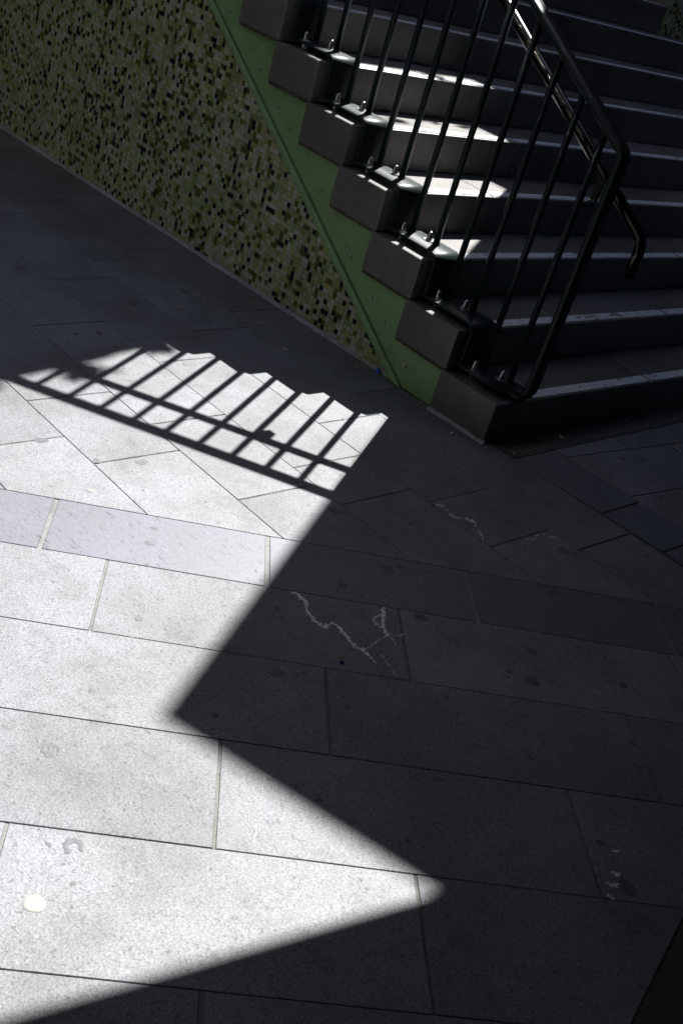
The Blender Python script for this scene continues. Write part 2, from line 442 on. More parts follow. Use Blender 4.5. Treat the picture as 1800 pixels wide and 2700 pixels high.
spots = [(.192, -.893, .030, .5), (.495, -.953, .022, .9), (.497, -.911, .017, .7), (.505, -1.137, .020, .6), (.724, -1.534, .021, .7), (.705, -1.03, .026, .5),
         (.943, -.843, .020, .7), (1.028, -.942, .022, 1), (.78, -.547, .02, .6), (.894, -.354, .02, .5), (.633, -.308, .024, .4), (.66, -.285, .014, .5), (.272, -.542, .013, .7),
         (1.151, -.711, .014, 1), (.441, -.368, .014, .8), (.198, -.249, .014, .5), (.52, .011, .014, .6), (.269, .527, .022, .5), (.531, .413, .015, .7), (.769, -.034, .016, .6),
         (-1.769, -.922, .030, .6), (-1.129, -1.025, .016, .6), (-1.128, -.93, .017, .5), (-1.37, -.629, .026, .45), (-1.354, -.941, .012, .5), (1.569, -1.286, .021, 1.1),
         (-.30, -.42, .012, .6), (.02, -.72, .012, .6), (.05, -.32, .011, .6), (.33, -.70, .012, .6), (1.2, -.45, .014, .6), (1.02, -.25, .013, .6), (.36, .33, .016, .5), (.30, .62, .015, .5)]
for i in range(70):
    u, v = random.uniform(-1.4, .5), random.uniform(-2.3, .2); x, y = xy(u, v)
    if y < -.02: spots.append((x, y, random.choice((.005, .006, .008, .011)), random.uniform(.5, .9)))
for x, y, r, a in spots: blob('dark_spot', x, y, r * .8, M_GUMD, .0006, a + .25, random.uniform(0, 3), rough=.22)
for x, y, r in [(-.435, -1.526, .021), (-.235, -1.304, .02), (-.281, -1.43, .015), (-.855, -1.109, .013), (.15, -1.52, .014), (.42, -1.72, .012)]:
    blob('grey_spot', x, y, r, M_GUMG, .0005, .75, random.uniform(0, 3))
def ring(x, y, r0, r1, a0, a1, mat, asp=1):
    n = 22; V, F = [], []
    for i in range(n + 1):
        a = a0 + (a1 - a0) * i / n; w = random.uniform(.85, 1.15)
        for r, z in ((r0 * random.uniform(.85, 1.15), .0003), ((r0 + r1) / 2, .0011), (r1 * w, .0003)):
            px, py = x + r * math.cos(a) * asp, y + r * math.sin(a); V.append((px, py, gz(px, py) + z * .35 + .0005))
    for i in range(n):
        for k in range(2): F.append((3 * i + k, 3 * i + k + 1, 3 * i + 3 + k + 1, 3 * i + 3 + k))
    part('grey_spot', pav, V, F, mat)
ring(.956, -2.189, .009, .021, .4, 5.4, M_GUMG); ring(.721, -2.109, .012, .020, 0.2, 6.1, M_GUMG); ring(.716, -2.104, .003, .009, 0, 5, M_GUMG)
blob('grey_spot', .93, -2.225, .008, M_GUMG, .0005, .5)
def crust(path, w0, dens=1.0):
    w0 *= 1.25
    """a ragged trail of small salt flecks along a path, one mesh"""
    V, F = [], []
    for (p, q) in zip(path[:-1], path[1:]):
        L = math.hypot(q[0] - p[0], q[1] - p[1]); n = max(2, int(L / .0011 * dens))
        wob = [random.uniform(.25, 1.5) for _ in range(5)]
        for i in range(n):
            t = random.random(); w1 = w0 * wob[int(t * 5)]; px = p[0] + (q[0] - p[0]) * t + random.gauss(0, w1 * .55); py = p[1] + (q[1] - p[1]) * t + random.gauss(0, w1 * .55)
            r = random.uniform(.0016, .0052) * (.35 + w0 * 165); a0 = random.uniform(0, 6.28); b = len(V); m = 6
            el = random.uniform(.35, .9); ro = random.uniform(0, 3.14)
            for k in range(m):
                a = a0 + k * 6.283 / m; rr = r * random.uniform(.5, 1.2); u, v = rr * math.cos(a), rr * math.sin(a) * el
                x, y = px + u * math.cos(ro) - v * math.sin(ro), py + u * math.sin(ro) + v * math.cos(ro); V.append((x, y, gz(x, y) + .0006))
            V.append((px, py, gz(px, py) + .0010 + random.uniform(0, .0005)))
            F += [(b + k, b + (k + 1) % m, b + m) for k in range(m)]
    o = part('salt_crust', pav, V, F, M_SALT); o['kind'] = 'stuff'
crust([(.478, -1.294), (.493, -1.281), (.518, -1.287), (.532, -1.286), (.551, -1.304), (.575, -1.312), (.606, -1.315), (.634, -1.31)], .0040)
crust([(.634, -1.309), (.628, -1.295), (.627, -1.279), (.640, -1.273), (.673, -1.279), (.702, -1.285), (.726, -1.287), (.745, -1.279), (.767, -1.279)], .0036)
crust([(.767, -1.279), (.785, -1.282), (.801, -1.285)], .002, .5)
crust([(.628, -1.101), (.653, -1.122), (.687, -1.154), (.713, -1.17), (.725, -1.173)], .0040)
crust([(.725, -1.173), (.73, -1.205), (.738, -1.238), (.743, -1.262)], .0016, .5)
crust([(.725, -1.173), (.745, -1.175), (.765, -1.185)], .0012, .5); crust([(.725, -1.173), (.738, -1.15), (.742, -1.12)], .001, .5)
crust([(.65, -1.13), (.655, -1.159), (.674, -1.168), (.695, -1.167)], .0022, .7)
crust([(.78, -1.249), (.797, -1.252), (.817, -1.256)], .0014, .6); crust([(.817, -1.256), (.836, -1.259), (.862, -1.275)], .0008, .4)
crust([(.271, -.527), (.289, -.51), (.35, -.527), (.37, -.503), (.386, -.474)], .0045, .32)
crust([(.386, -.474), (.416, -.492), (.455, -.513), (.492, -.539)], .0030, .35); crust([(.375, -.497), (.40, -.478)], .0050, .7)
crust([(.534, -.39), (.549, -.364), (.532, -.313), (.546, -.29), (.571, -.27)], .0030, .3)
for p, q in [((1.527, -1.282), (1.542, -1.272)), ((1.538, -1.318), (1.558, -1.303)), ((1.492, -1.231), (1.497, -1.226)), ((1.563, -1.343), (1.569, -1.339))]: crust([p, q], .0035, 1.0)
def scratch(path, w=.0011):
    V, F = [], []
    for p, q in zip(path[:-1], path[1:]):
        L = math.hypot(q[0] - p[0], q[1] - p[1]); m = max(3, int(L / .012)); nx_, ny_ = -(q[1] - p[1]) / L, (q[0] - p[0]) / L; off = 0
        for i in range(m):
            off += random.gauss(0, .0008)
            if random.random() < .22: continue
            b = len(V)
            for t in (i / m, (i + 1) / m - .001):
                ww = w * random.uniform(.3, 1); x, y = p[0] + (q[0] - p[0]) * t + nx_ * off, p[1] + (q[1] - p[1]) * t + ny_ * off
                V += [(x - nx_ * ww, y - ny_ * ww, gz(x, y) + .0006), (x + nx_ * ww, y + ny_ * ww, gz(x, y) + .0006)]
            F.append((b, b + 2, b + 3, b + 1))
    part('scratch', pav, V, F, M_GUMW)
scratch([(.915, -1.705), (1.0, -1.79), (1.107, -1.896)], .0008); scratch([(1.029, -1.607), (1.07, -1.66), (1.128, -1.719)], .0008)
scratch([(1.02, -.70), (1.10, -.64), (1.17, -.56)], .0007); scratch([(-.52, -.03), (-.55, -.16), (-.46, -.27)], .0009); scratch([(-1.62, -.05), (-1.56, -.2), (-1.52, -.33)], .0012)
scratch([(-1.25, -.01), (-1.243, -.22)], .0010); scratch([(-3.2, -.02), (-3.25, -.22)], .0016); scratch([(1.30, -1.62), (1.42, -1.50)], .0007)
scratch([(-.40, -1.60), (-.30, -1.72)], .0006)
# grit, crumbs and leaf bits gathered along the wall base
V, F = [], []
for i in range(420):
    x = random.uniform(-3.2, .0) if i % 3 else random.uniform(-.6, -.1); y = .022 - abs(random.gauss(0, .03)) - (.036 if x > -.28 else 0); r = random.uniform(.0008, .0032); a0 = random.random() * 6; b = len(V)
    for k3 in range(5):
        a = a0 + k3 * 1.2566; rr = r * random.uniform(.6, 1.2); V.append((x + rr * math.cos(a), y + rr * math.sin(a), gz(x, y) + .0009))
    V.append((x, y, gz(x, y) + .001 + r)); F += [(b + k3, b + (k3 + 1) % 5, b + 5) for k3 in range(5)]
o = part('grit', pav, V, F, M_LEAF2); o['kind'] = 'stuff'
# grey sealant line where the wall and the lowest step meet the paving
def sealant(path, w, name='sealant_strip'):
    V, F = [], []; pts = []
    for (p, q) in zip(path[:-1], path[1:]):
        m = max(2, int(math.hypot(q[0] - p[0], q[1] - p[1]) / .03))
        pts += [(p[0] + (q[0] - p[0]) * i / m, p[1] + (q[1] - p[1]) * i / m) for i in range(m)]
    pts.append(path[-1])
    for x, y in pts:
        j = random.uniform(.6, 1.25); z = gz(x, y)
        V += [(x, y - w * j, z + .0005), (x, y - w * j * .5, z + .006), (x, y, z + .012 * random.uniform(.7, 1.2)), (x, y + .004, z + .012)]
    for i in range(len(pts) - 1):
        for k2 in range(3): F.append((4 * i + k2, 4 * i + 4 + k2, 4 * i + 5 + k2, 4 * i + 1 + k2))
    part(name, pav, V, F, M_SEAL, True)
sealant([(-4.7, .042), (-.52, .042)], .016)
sealant([(-.285, -.001), (.008, -.001)], .012)

# ------------------------------------------------------------------ staircase
H, D = .16, .26984
YW = 3.42                                     # inner side wall from the ninth step upwards
st = empty('staircase', 'wide dark stone staircase with white anti-slip strips rising past the green plate', 'staircase')
def rounded_box(x0, x1, y0, y1, z0, z1, r=.006):
    return bevelled(*box(x0, x1, y0, y1, z0, z1), r, 2)
NK = 13
for k in range(NK):
    y1 = 6.2 if k < 8 else YW
    xf, xb = -k * D, -(k + 1) * D - .018
    zb = k * H - (0 if k else .12)
    # core of the tread, a little behind the stone faces
    core = part('step', st, *box(xb + .004, xf - .02, .006, y1 - .002, zb - .01 if k else zb, (k + 1) * H - .02), M_BED)
    js = [.22 + .82 * i for i in range(1, 9)] if k % 2 == 0 else [.64 + .82 * i for i in range(0, 8)]
    js = [j for j in js if j < y1 - .1]
    ys = [0.0] + js + [y1]
    for ya, yb in zip(ys[:-1], ys[1:]):
        g = .0012
        part('step_stone', core, *rounded_box(xb, xf + random.uniform(-.0006, .0006), ya + (g if ya else 0), yb - g, zb + .0012, (k + 1) * H + random.uniform(-.0005, .0005)), M_STEP, False)
    ss = [.205] + [j for j in js if j > .25] + [y1]
    for ya, yb in zip(ss[:-1], ss[1:]):
        part('nosing_strip', core, *bevelled(*box(xf - .062, xf - .012, ya + (0 if ya < .21 else .011), yb - .011, (k + 1) * H - .003, (k + 1) * H + .0022), .0009, 1), M_STRIP)
# upper landing
part('landing', st, *box(-9, -NK * D - .02, .0, YW, NK * H - .3, NK * H), M_STEP)

# green side plate with folded lower lip and rivets
FL = lambda x: -.6 * x - .304
x0, x1 = -5.0, -.275
zt = lambda x: -(H / D) * x + .02
base = -.515
poly = [(base + .02, gz(base, .03) + .002), (x1, gz(x1, .03) + .002), (x1, zt(x1) - .03), (x0, zt(x0) - .03), (x0, FL(x0) + .012)]
plate = part('stringer_plate', st, *prism(poly, .026, .032, 'y'), M_GREEN)
lip = [(base, gz(base, .0) + .002), (base + .060, gz(base + .06, .0) + .002), (x0, FL(x0) + .037), (x0, FL(x0))]
lipb = bevelled(*prism(lip, .004, .0255, 'y'), .010, 3)
part('folded_lip', plate, *lipb, M_GREEN)
rivet_me = None
for j in range(14):
    for xr in (-.478 - D * j, -.650 - D * j):
        if xr < -4.6: continue
        zc = -.6 * xr - .215; c = (xr, .026, zc)
        if rivet_me is None:
            prof = [(.0072, 0), (.0072, .003), (.0062, .006), (.0042, .008), (.001, .0088)]
            V, F = lathe(prof, (0, 0, 0), 10); V = [(v[0], -v[2], v[1]) for v in V]; rivet_me = mesh('rivet', V, F, True); rivet_me.materials.append(M_STEEL)
        o = link('rivet', rivet_me, plate); o.location = Vector(c) - OW[plate.name]

# ------------------------------------------------------------------ mosaic walls
def size_in_view(c):
    p = Vector(c) - CAM_P; q = [Vector(r).dot(p) for r in CAM_R]
    u, v = 2843.66 * q[0] / q[2], 2843.66 * q[1] / q[2]
    return 1 / p.length + (10 if abs(u) < 905 and abs(v) < 1355 else 0)
def mosaic(wall, spots_, mk, limit=300):
    """spots_: list of (key, tile corners maker); nearest ones become single parts, the rest one mesh per wall"""
    spots_.sort(key=lambda s: -s[0])
    cache = {}
    for i, (key, c, ax) in enumerate(spots_):
        m = pick_tile()
        if i < limit:
            if m not in cache:
                s = .0099; d = .0035
                if ax == 'y': vs = [(-s, d, -s), (s, d, -s), (s, d, s), (-s, d, s), (-s, -.0006, -s), (s, -.0006, -s), (s, -.0006, s), (-s, -.0006, s), (-s * .9, -.0016, -s * .9), (s * .9, -.0016, -s * .9), (s * .9, -.0016, s * .9), (-s * .9, -.0016, s * .9)]
                else: vs = [(-d, -s, -s), (-d, s, -s), (-d, s, s), (-d, -s, s), (.0006, -s, -s), (.0006, s, -s), (.0006, s, s), (.0006, -s, s), (.0016, -s * .9, -s * .9), (.0016, s * .9, -s * .9), (.0016, s * .9, s * .9), (.0016, -s * .9, s * .9)]
                fs = [(8, 9, 10, 11)] + [(a + i2, a + (i2 + 1) % 4, a + 4 + (i2 + 1) % 4, a + 4 + i2) for a in (0, 4) for i2 in range(4)]
                me = mesh('tile', vs, fs); me.materials.append(M_TILES[m]); cache[m] = me
            o = link('tile', cache[m], wall); o.location = Vector(c) - OW[wall.name]
            o.rotation_euler = (random.gauss(0, .006), random.gauss(0, .006), random.gauss(0, .006))
        else: mk.append((c, ax, m))
def mass(wall, rest):
    V, F, MI = [], [], []
    s = .0099; d = .0035
    for c, ax, m in rest:
        b = len(V); j = [random.gauss(0, .00012) for _ in range(4)]
        for lv, sc in ((d, 1), (-.0006, 1), (-.0016, .9)):
            for i, (u, w) in enumerate(((-s, -s), (s, -s), (s, s), (-s, s))):
                V.append((c[0] + u * sc, c[1] + lv + j[i] * (lv < 0), c[2] + w * sc) if ax == 'y' else (c[0] - lv, c[1] + u * sc, c[2] + w * sc))
        F.append((b + 8, b + 9, b + 10, b + 11)); MI.append(m)
        for a in (0, 4):
            for i in range(4): F.append((b + a + i, b + a + (i + 1) % 4, b + a + 4 + (i + 1) % 4, b + a + 4 + i)); MI.append(m)
    me = mesh('small_tiles', V, F)
    for m in M_TILES: me.materials.append(m)
    me.polygons.foreach_set('material_index', MI)
    o = link('small_tiles', me, wall); o.location = -OW[wall.name]; o['kind'] = 'stuff'
T = .0212
wl = empty('mosaic_wall', 'sloping side wall under the stairs covered in small green mosaic tiles', 'wall', (-2.5, .05, 0))
body = [(-5.0, gz(-5, .04) - .05), (-.5, gz(-.5, .04) - .05), (-.5, -.02 + .012), (-5.0, FL(-5.0) + .05)]
part('wall_body', wl, *prism(body, .046, .30, 'y'), M_GROUT)
sp, rest = [], []
nx = int(4.5 / T)
for i in range(nx):
    x = -.512 - (i + .5) * T
    for jz in range(-12, 140):
        z = (jz + .5) * T
        if z - T * .5 < gz(x, .04) + .001 or z > FL(x) + .012: continue
        sp.append((size_in_view((x, .0445, z)), (x, .0445, z), 'y'))
mosaic(wl, sp, rest, 300); mass(wl, rest)

pr = empty('mosaic_pier', 'paler green mosaic wall at the top right beside the narrower upper steps', 'wall', (-8 * D, 4.5, 1.28))
xp = -8 * D + .004
part('wall_body', pr, *box(xp - .9, xp - .004, YW, 6.2, 8 * H, 4.27), M_GROUT)
sp, rest = [], []
for i in range(int(2.6 / T)):
    for j in range(int(1.2 / T)):
        y, z = YW + (i + .5) * T, 8 * H + (j + .5) * T + .003
        sp.append((size_in_view((xp, y, z)), (xp - .0025, y, z), 'x'))
mosaic(pr, sp, rest, 300); mass(pr, rest)
# side wall body that closes the stair on that side
part('side_wall', pr, *box(-9, xp - .91, YW, 6.2, 8 * H, 4.268), M_CONC)

# ------------------------------------------------------------------ railing
YB = .144
rl = empty('stair_railing', 'dark green painted steel stair railing with round balusters bolted down on a stepped plate', 'railing', (0, YB, H))
ZT = lambda x: 1.084 - (H / D) * x            # centre line of the flat top bar
NB = 12
# stepped base plate
pts, rad = [(-(NB) * D + .02, 0, NB * H + .024)], [0]
for k in range(NB - 1, -1, -1):
    if k: pts += [(-k * D + .017, 0, (k + 1) * H + .024), (-k * D + .017, 0, k * H + .024)]; rad += [.030, .010]
    else: pts.append((-.036, 0, H + .024)); rad.append(0)
bp = part('base_plate', rl, *strip_xz(fillet(pts, rad, 5), .010, .050, .195), M_PAINT, True)
part('front_tongue', bp, *strip_xz([(-.06, 0, H + .0235), (-.01, 0, H + .0235), (.012, 0, H + .022)], .009, .090, .182), M_PAINT)
# top bar, bent down into the newel and back into the plate
path = fillet([(-NB * D, 0, ZT(-NB * D)), (.020, 0, ZT(.0) - .004), (.020, 0, H + .032), (-.045, 0, H + .032)], [0, .035, .045, 0], 8)
part('top_rail', rl, *strip_xz(path, .024, YB - .0275, YB + .0275, .004), M_PAINT, True)
bal_me = {}
for k in range(NB - 1):
    for off in (-.2139, -.0802):
        x = -k * D + off; zb = (k + 1) * H + .029; zt_ = ZT(x) - .011
        n = 14; V, F = tube([(0, 0, 0), (0, 0, zt_ - zb + .003)], .0125, n)
        key = round(zt_ - zb, 4)
        if key not in bal_me:
            # small weld bead round the foot
            w = lathe([(.0165, 0), (.0145, .003), (.0126, .006)], (0, 0, 0), n); me = mesh('baluster', *join((V, F), w), True); me.materials.append(M_PAINT); bal_me[key] = me
        o = link('baluster', bal_me[key], rl); o.location = Vector((x, YB, zb)) - OW[rl.name]
# anchor bolts: domed nut on a stud, washer
hexp = [(.0095, 0), (.0095, .009)]
V, F = lathe([(.0122, 0), (.0122, .011), (.0102, .013), (.0100, .021), (.0085, .027), (.0050, .031), (.0008, .032)], (0, 0, 0), 12)
nut_me = mesh('anchor_nut', V, F, True); nut_me.materials.append(M_STEEL)
V, F = lathe([(.0235, 0), (.0235, .0022), (.0225, .003)], (0, 0, 0), 18); wash_me = mesh('washer', V, F); wash_me.materials.append(M_STEEL)
V, F = lathe([(.010, -.0265), (.010, 0)], (0, 0, 0), 10); stud_me = mesh('stud', V, F); stud_me.materials.append(M_STEEL)
for k in range(NB - 1):
    for (ox, yy) in ((-.212, .088), (-.122, .146)):
        o = link('anchor_nut', nut_me, rl); p = Vector((-k * D + ox, yy, (k + 1) * H + .029 + .003)); o.location = p - OW[rl.name]; o.rotation_euler = (random.gauss(0, .03), random.gauss(0, .03), random.random())
        w = link('washer', wash_me, o); w.location = (0, 0, -.003); s = link('stud', stud_me, o); s.location = (0, 0, -.0125)
# inner handrail tube on brackets
YT = .228
ZR = lambda x: .935 - (H / D) * x
R2 = .0205
tp = fillet([(-NB * D, YT, ZR(-NB * D)), (.155, YT, ZR(.155)), (.163, YT, .715)], [0, .075, 0], 10)
part('handrail_tube', rl, *tube(tp, R2, 20), M_BRUSH, True)
for k in (0, 3, 6, 9):
    x = -k * D - .0802; z = ZR(x) - .105
    br = fillet([(x, YB, z), (x, YT - .004, z), (x, YT - .004, ZR(x) - R2 + .004)], [0, .02, 0], 6)
    V, F = [], []
    for i, p in enumerate(br):
        a, b = br[max(i - 1, 0)], br[min(i + 1, len(br) - 1)]; t = (b - a).normalized(); nn = Vector((0, -t.z, t.y)); wv = Vector((.0135, 0, 0))
        for s1, s2 in ((-1, -1), (1, -1), (1, 1), (-1, 1)): V.append(p + wv * s1 + nn * .0055 * s2)
    for i in range(len(br) - 1):
        for q in range(4): F.append((4 * i + q, 4 * i + (q + 1) % 4, 4 * i + 4 + (q + 1) % 4, 4 * i + 4 + q))
    F += [(3, 2, 1, 0), tuple(4 * len(br) - 4 + q for q in range(4))]
    part('rail_bracket', rl, V, F, M_PAINT)

# ------------------------------------------------------------------ drain grate along the foot of the stairs
gr = empty('drain_grate', 'dark iron drain grate in the paving along the foot of the stairs', 'drain grate', (.066, 2, gz(.066, 2)))
gy0, gy1 = .045, 3.9
for xa, xb in ((.004, .016), (.114, .126)):
    V, F = box(xa, xb, gy0, gy1, -.03, .001); V = [(v[0], v[1], v[2] + gz(v[0], v[1])) for v in V]; part('frame_bar', gr, V, F, M_GRATE)
V, F = box(.016, .114, gy0, gy0 + .012, -.03, .001); V = [(v[0], v[1], v[2] + gz(v[0], v[1])) for v in V]; part('frame_bar', gr, V, F, M_GRATE)
sl_me = mesh('slat', *bevelled(*box(-.049, .049, -.0035, .0035, -.012, .0), .001, 1)); sl_me.materials.append(M_GRATE)
ny = int((gy1 - gy0) / .0155)
for i in range(ny):
    y = gy0 + .02 + i * .0155
    if y > gy1 - .01: break
    o = link('slat', sl_me, gr); o.location = Vector((.065, y, gz(.065, y))) - OW[gr.name]
V, F = box(.016, .114, gy0, gy1, -.08, -.06); V = [(v[0], v[1], v[2] + gz(v[0], v[1])) for v in V]; part('channel', gr, V, F, M_BED)

# ------------------------------------------------------------------ litter
def butt(x, y, rot, label, paper=.3):
    r, L = .0036, .026; z = gz(x, y) + r + .001
    c, s = math.cos(rot), math.sin(rot); P = lambda t: (x + c * t, y + s * t, z)
    b = empty('cigarette_butt', label, 'cigarette butt', (x, y, gz(x, y)), 'cigarette butts along the wall')
    V, F = tube([P(-L / 2), P(L * (.5 - paper))], r, 8); part('filter', b, V, F, M_FILTER, True)
    V, F = tube([P(L * (.5 - paper)), P(L * .42), P(L * .5)], r * .97, 8); part('paper_end', b, V, F, M_PAPER, True)
butt(-1.326, -.073, 0.35, 'orange cigarette butt on the shaded paving nearest the far mosaic', .15)
butt(-1.105, -.192, 0.2, 'orange cigarette butt a slab away from the wall, beyond the pale one', .2)
butt(-.863, -.25, 0.1, 'pale cigarette butt just beyond the lit railing shadow', .85)
butt(-.707, .020, 0.05, 'brown cigarette butt lying against the wall base near the blue scrap', .25)
def leaf(x, y, z, L, rot, mat, label, group, tilt=.3, name='dry_leaf'):
    V, F = [], []; n = 6; c, s = math.cos(rot), math.sin(rot)
    for i in range(n + 1):
        t = i / n; w = L * .2 * math.sin(math.pi * min(1, t * .97 + .03)) + .0006; zz = z + .002 + tilt * L * (t - .5) ** 2
        for sgn, up in ((-1, .15), (0, 0), (1, .2)):
            u, v = (t - .5) * L, sgn * w; V.append((x + u * c - v * s, y + u * s + v * c, zz + up * w))
    for i in range(n):
        for q in range(2): F.append((3 * i + q, 3 * i + 3 + q, 3 * i + 4 + q, 3 * i + 1 + q))
    m = len(V); V += [(a, b, h + .0007) for a, b, h in V]; F2 = [tuple(reversed([i + m for i in f])) for f in F]; F += F2
    o = part(name, None, V, F, mat); tag(o, label, 'leaf', group); return o
G1, G2 = 'dry leaves at the foot of the stairs', 'dry leaves on the paving by the wall'
leaf(-1.467, -.325, gz(-1.467, -.325), .036, .3, M_LEAF, 'curled brown leaf on the shaded slabs by the wall, the left one of two', G2)
leaf(-1.352, -.277, gz(-1.352, -.277), .022, 1.0, M_LEAF, 'small brown leaf on the shaded slabs by the wall, the right one of two', G2)
leaf(-1.592, -.002, gz(-1.592, -.002), .028, .1, M_LEAF, 'brown leaf tucked against the base of the mosaic wall', G2)
leaf(-1.30, -.462, gz(-1.3, -.462), .030, .5, M_LEAF2, 'pale curled leaf below the pair of brown leaves', G2)
leaf(-2.043, -.348, gz(-2.04, -.348), .022, .2, M_LEAF2, 'pale leaf scrap alone on the far left shaded slabs', G2)
leaf(-.654, -.038, gz(-.65, -.04), .018, .4, M_LEAF2, 'pale leaf scrap on the paving beside the blue scrap', G2)
leaf(.07, .393, gz(.07, .393) + .001, .045, 2.6, M_LEAF2, 'long thin straw coloured leaf lying across the drain grate', G1, .8)
leaf(.101, .064, gz(.1, .064) + .001, .026, 2.4, M_LEAF2, 'pale leaf at the near end of the drain grate', G1)
leaf(.106, .235, gz(.1, .235) + .001, .014, 1.5, M_LEAF2, 'tiny pale leaf on the near edge of the drain grate', G1)
leaf(.012, .816, gz(.012, .816) + .001, .030, 1.4, M_LEAF, 'brown leaf at the riser side of the drain grate', G1)
leaf(.039, .884, gz(.039, .884) + .001, .028, 2.5, M_LEAF2, 'pale leaf in the middle of the drain grate', G1)
leaf(.027, 1.224, gz(.027, 1.224) + .001, .028, .4, M_LEAF2, 'pale leaf at the far end of the grate, against the riser', G1)
leaf(.096, 1.167, gz(.096, 1.167) + .001, .018, 2.6, M_LEAF2, 'small pale leaf at the far end of the grate, on its outer edge', G1)
leaf(.286, .886, gz(.286, .886) + .001, .040, 2.4, M_LEAF2, 'thin pale leaf on the slab right of the drain grate', G1)
G3 = 'dry leaves lying on the steps'
leaf(-5 * D - .236, 2.103, 6 * H, .035, 1.2, M_LEAF, 'orange leaf on a step behind the handrail', G3, 1.5)
leaf(-5 * D - .235, 1.23, 6 * H, .035, 1.9, M_LEAF2, 'thin pale leaf against the riser above the sunlit patch', G3)
leaf(-3 * D - .24, 2.21, 4 * H, .025, 1.4, M_LEAF, 'brown leaf against a riser right of the newel post', G3)
leaf(-2 * D - .232, 1.296, 3 * H, .03, 1.4, M_LEAF2, 'pale leaf scrap on the step behind the last balusters', G3)
leaf(-.116, .268, H, .02, 2.5, M_LEAF2, 'whitish leaf scrap on the lowest step beside the base plate', G3)
# blue scrap, foil, pebbles, gum
V, F = join(bevelled(*box(-.612, -.597, .018, .030, gz(-.6, .02) + .001, gz(-.6, .02) + .016), .003, 2), bevelled(*box(-.595, -.583, .010, .021, gz(-.6, .02) + .001, gz(-.6, .02) + .012), .003, 2))
tag(part('plastic_scrap', None, V, F, M_BLUE), 'bright blue plastic scrap at the foot of the mosaic wall', 'litter')
V, F = [], []
for i in range(9):
    a = i * .7; V.append((.761 + .008 * math.cos(a) * (1 if i % 2 else .6), -1.364 + .007 * math.sin(a), gz(.761, -1.364) + .0012 + .004 * (i % 2)))
V.append((.761, -1.364, gz(.761, -1.364) + .008)); F = [(i, (i + 1) % 9, 9) for i in range(9)] + [tuple(range(8, -1, -1))]
tag(part('foil_scrap', None, V, F, M_PURPLE), 'tiny purple foil scrap on the dark slab below the white salt trail', 'litter')
V, F = [], []
def pebble(x, y, r, label):
    bm = bmesh.new(); bmesh.ops.create_icosphere(bm, subdivisions=2, radius=r)
    for v in bm.verts: v.co *= 1 + random.uniform(-.1, .1)
    V = [(x + v.co.x, y + v.co.y * .8, gz(x, y) + r * .75 + v.co.z * .75) for v in bm.verts]; F = [tuple(v.index for v in f.verts) for f in bm.faces]; bm.free()
    tag(part('pebble', None, V, F, M_PEBBLE, True), label, 'pebble', 'pebbles near the lowest step')
pebble(-.088, -.075, .009, 'grey blue pebble on the paving in front of the lowest step')
pebble(-.331, .003, .005, 'tiny white pebble beside the end of the green plate')
def gum(x, y, r, mat, label, asp=1.0):
    o = blob('chewing_gum', x, y, r, mat, .002, asp, .4, 28, .05); w = OW[o.name]; o.parent = None; o.location = w; tag(o, label, 'chewing gum', 'white gum on the sunlit slabs')
gum(1.032, -2.305, .0185, M_GUMW, 'large round white flattened gum at the lower left of the sunlit paving')
gum(-.135, -1.532, .0125, M_GUMW, 'small oval white gum on the sunlit slab above the border strip', .6)

# ------------------------------------------------------------------ unseen blocks added to shade and bounce light (above and beside the frame)
def block(name, label, poly, z0, z1, mat=M_CONC, wins=(), cat='building'):
    c = (sum(p[0] for p in poly) / len(poly), sum(p[1] for p in poly) / len(poly), z0)
    b = empty(name, label, cat, c)
    part('wall', b, *prism(poly, z0, z1), mat)
    for (p, q, zs, n) in wins:                # rows of windows on the side from p to q
        d = Vector((q[0] - p[0], q[1] - p[1], 0)); L = d.length; d.normalize(); nn = Vector((d.y, -d.x, 0))
        for zz in zs:
            for i in range(n):
                s = (i + .5) / n * L; o = Vector((p[0], p[1], 0)) + d * s
                w, h = min(.6, L / n * .3), .7
                cor = lambda a, e, out: o + d * a + nn * out + Vector((0, 0, zz + e))
                V = [cor(a, e, .004) for a, e in ((-w, -h), (w, -h), (w, h), (-w, h))] + [cor(a, e, .012) for a, e in ((-w, -h), (w, -h), (w, h), (-w, h))]
                part('window', b, V, [(4, 5, 6, 7), (0, 1, 5, 4), (1, 2, 6, 5), (2, 3, 7, 6), (3, 0, 4, 7)], M_GLASS)
    return b
# added unseen board: its near left corner and top edge throw the stepped shadow edge
hz = 5.7
cx_, cy_ = .733 - SX * (hz - .011), -1.866 + SY * (hz - .011)
d1 = (.961, .277); d2 = (-.277, .961)
pA = (cx_, cy_); pB = (cx_ + d1[0] * 4.9, cy_ + d1[1] * 4.9); pC = (pB[0] + d2[0] * .45, pB[1] + d2[1] * .45); pD = (cx_ + d2[0] * .45, cy_ + d2[1] * .45)
block('occluder', 'long grey billboard above the frame on the right, added to cast the shadow corner', [pA, pB, pC, pD], 2.42, hz, M_CONC, (), 'occluder')
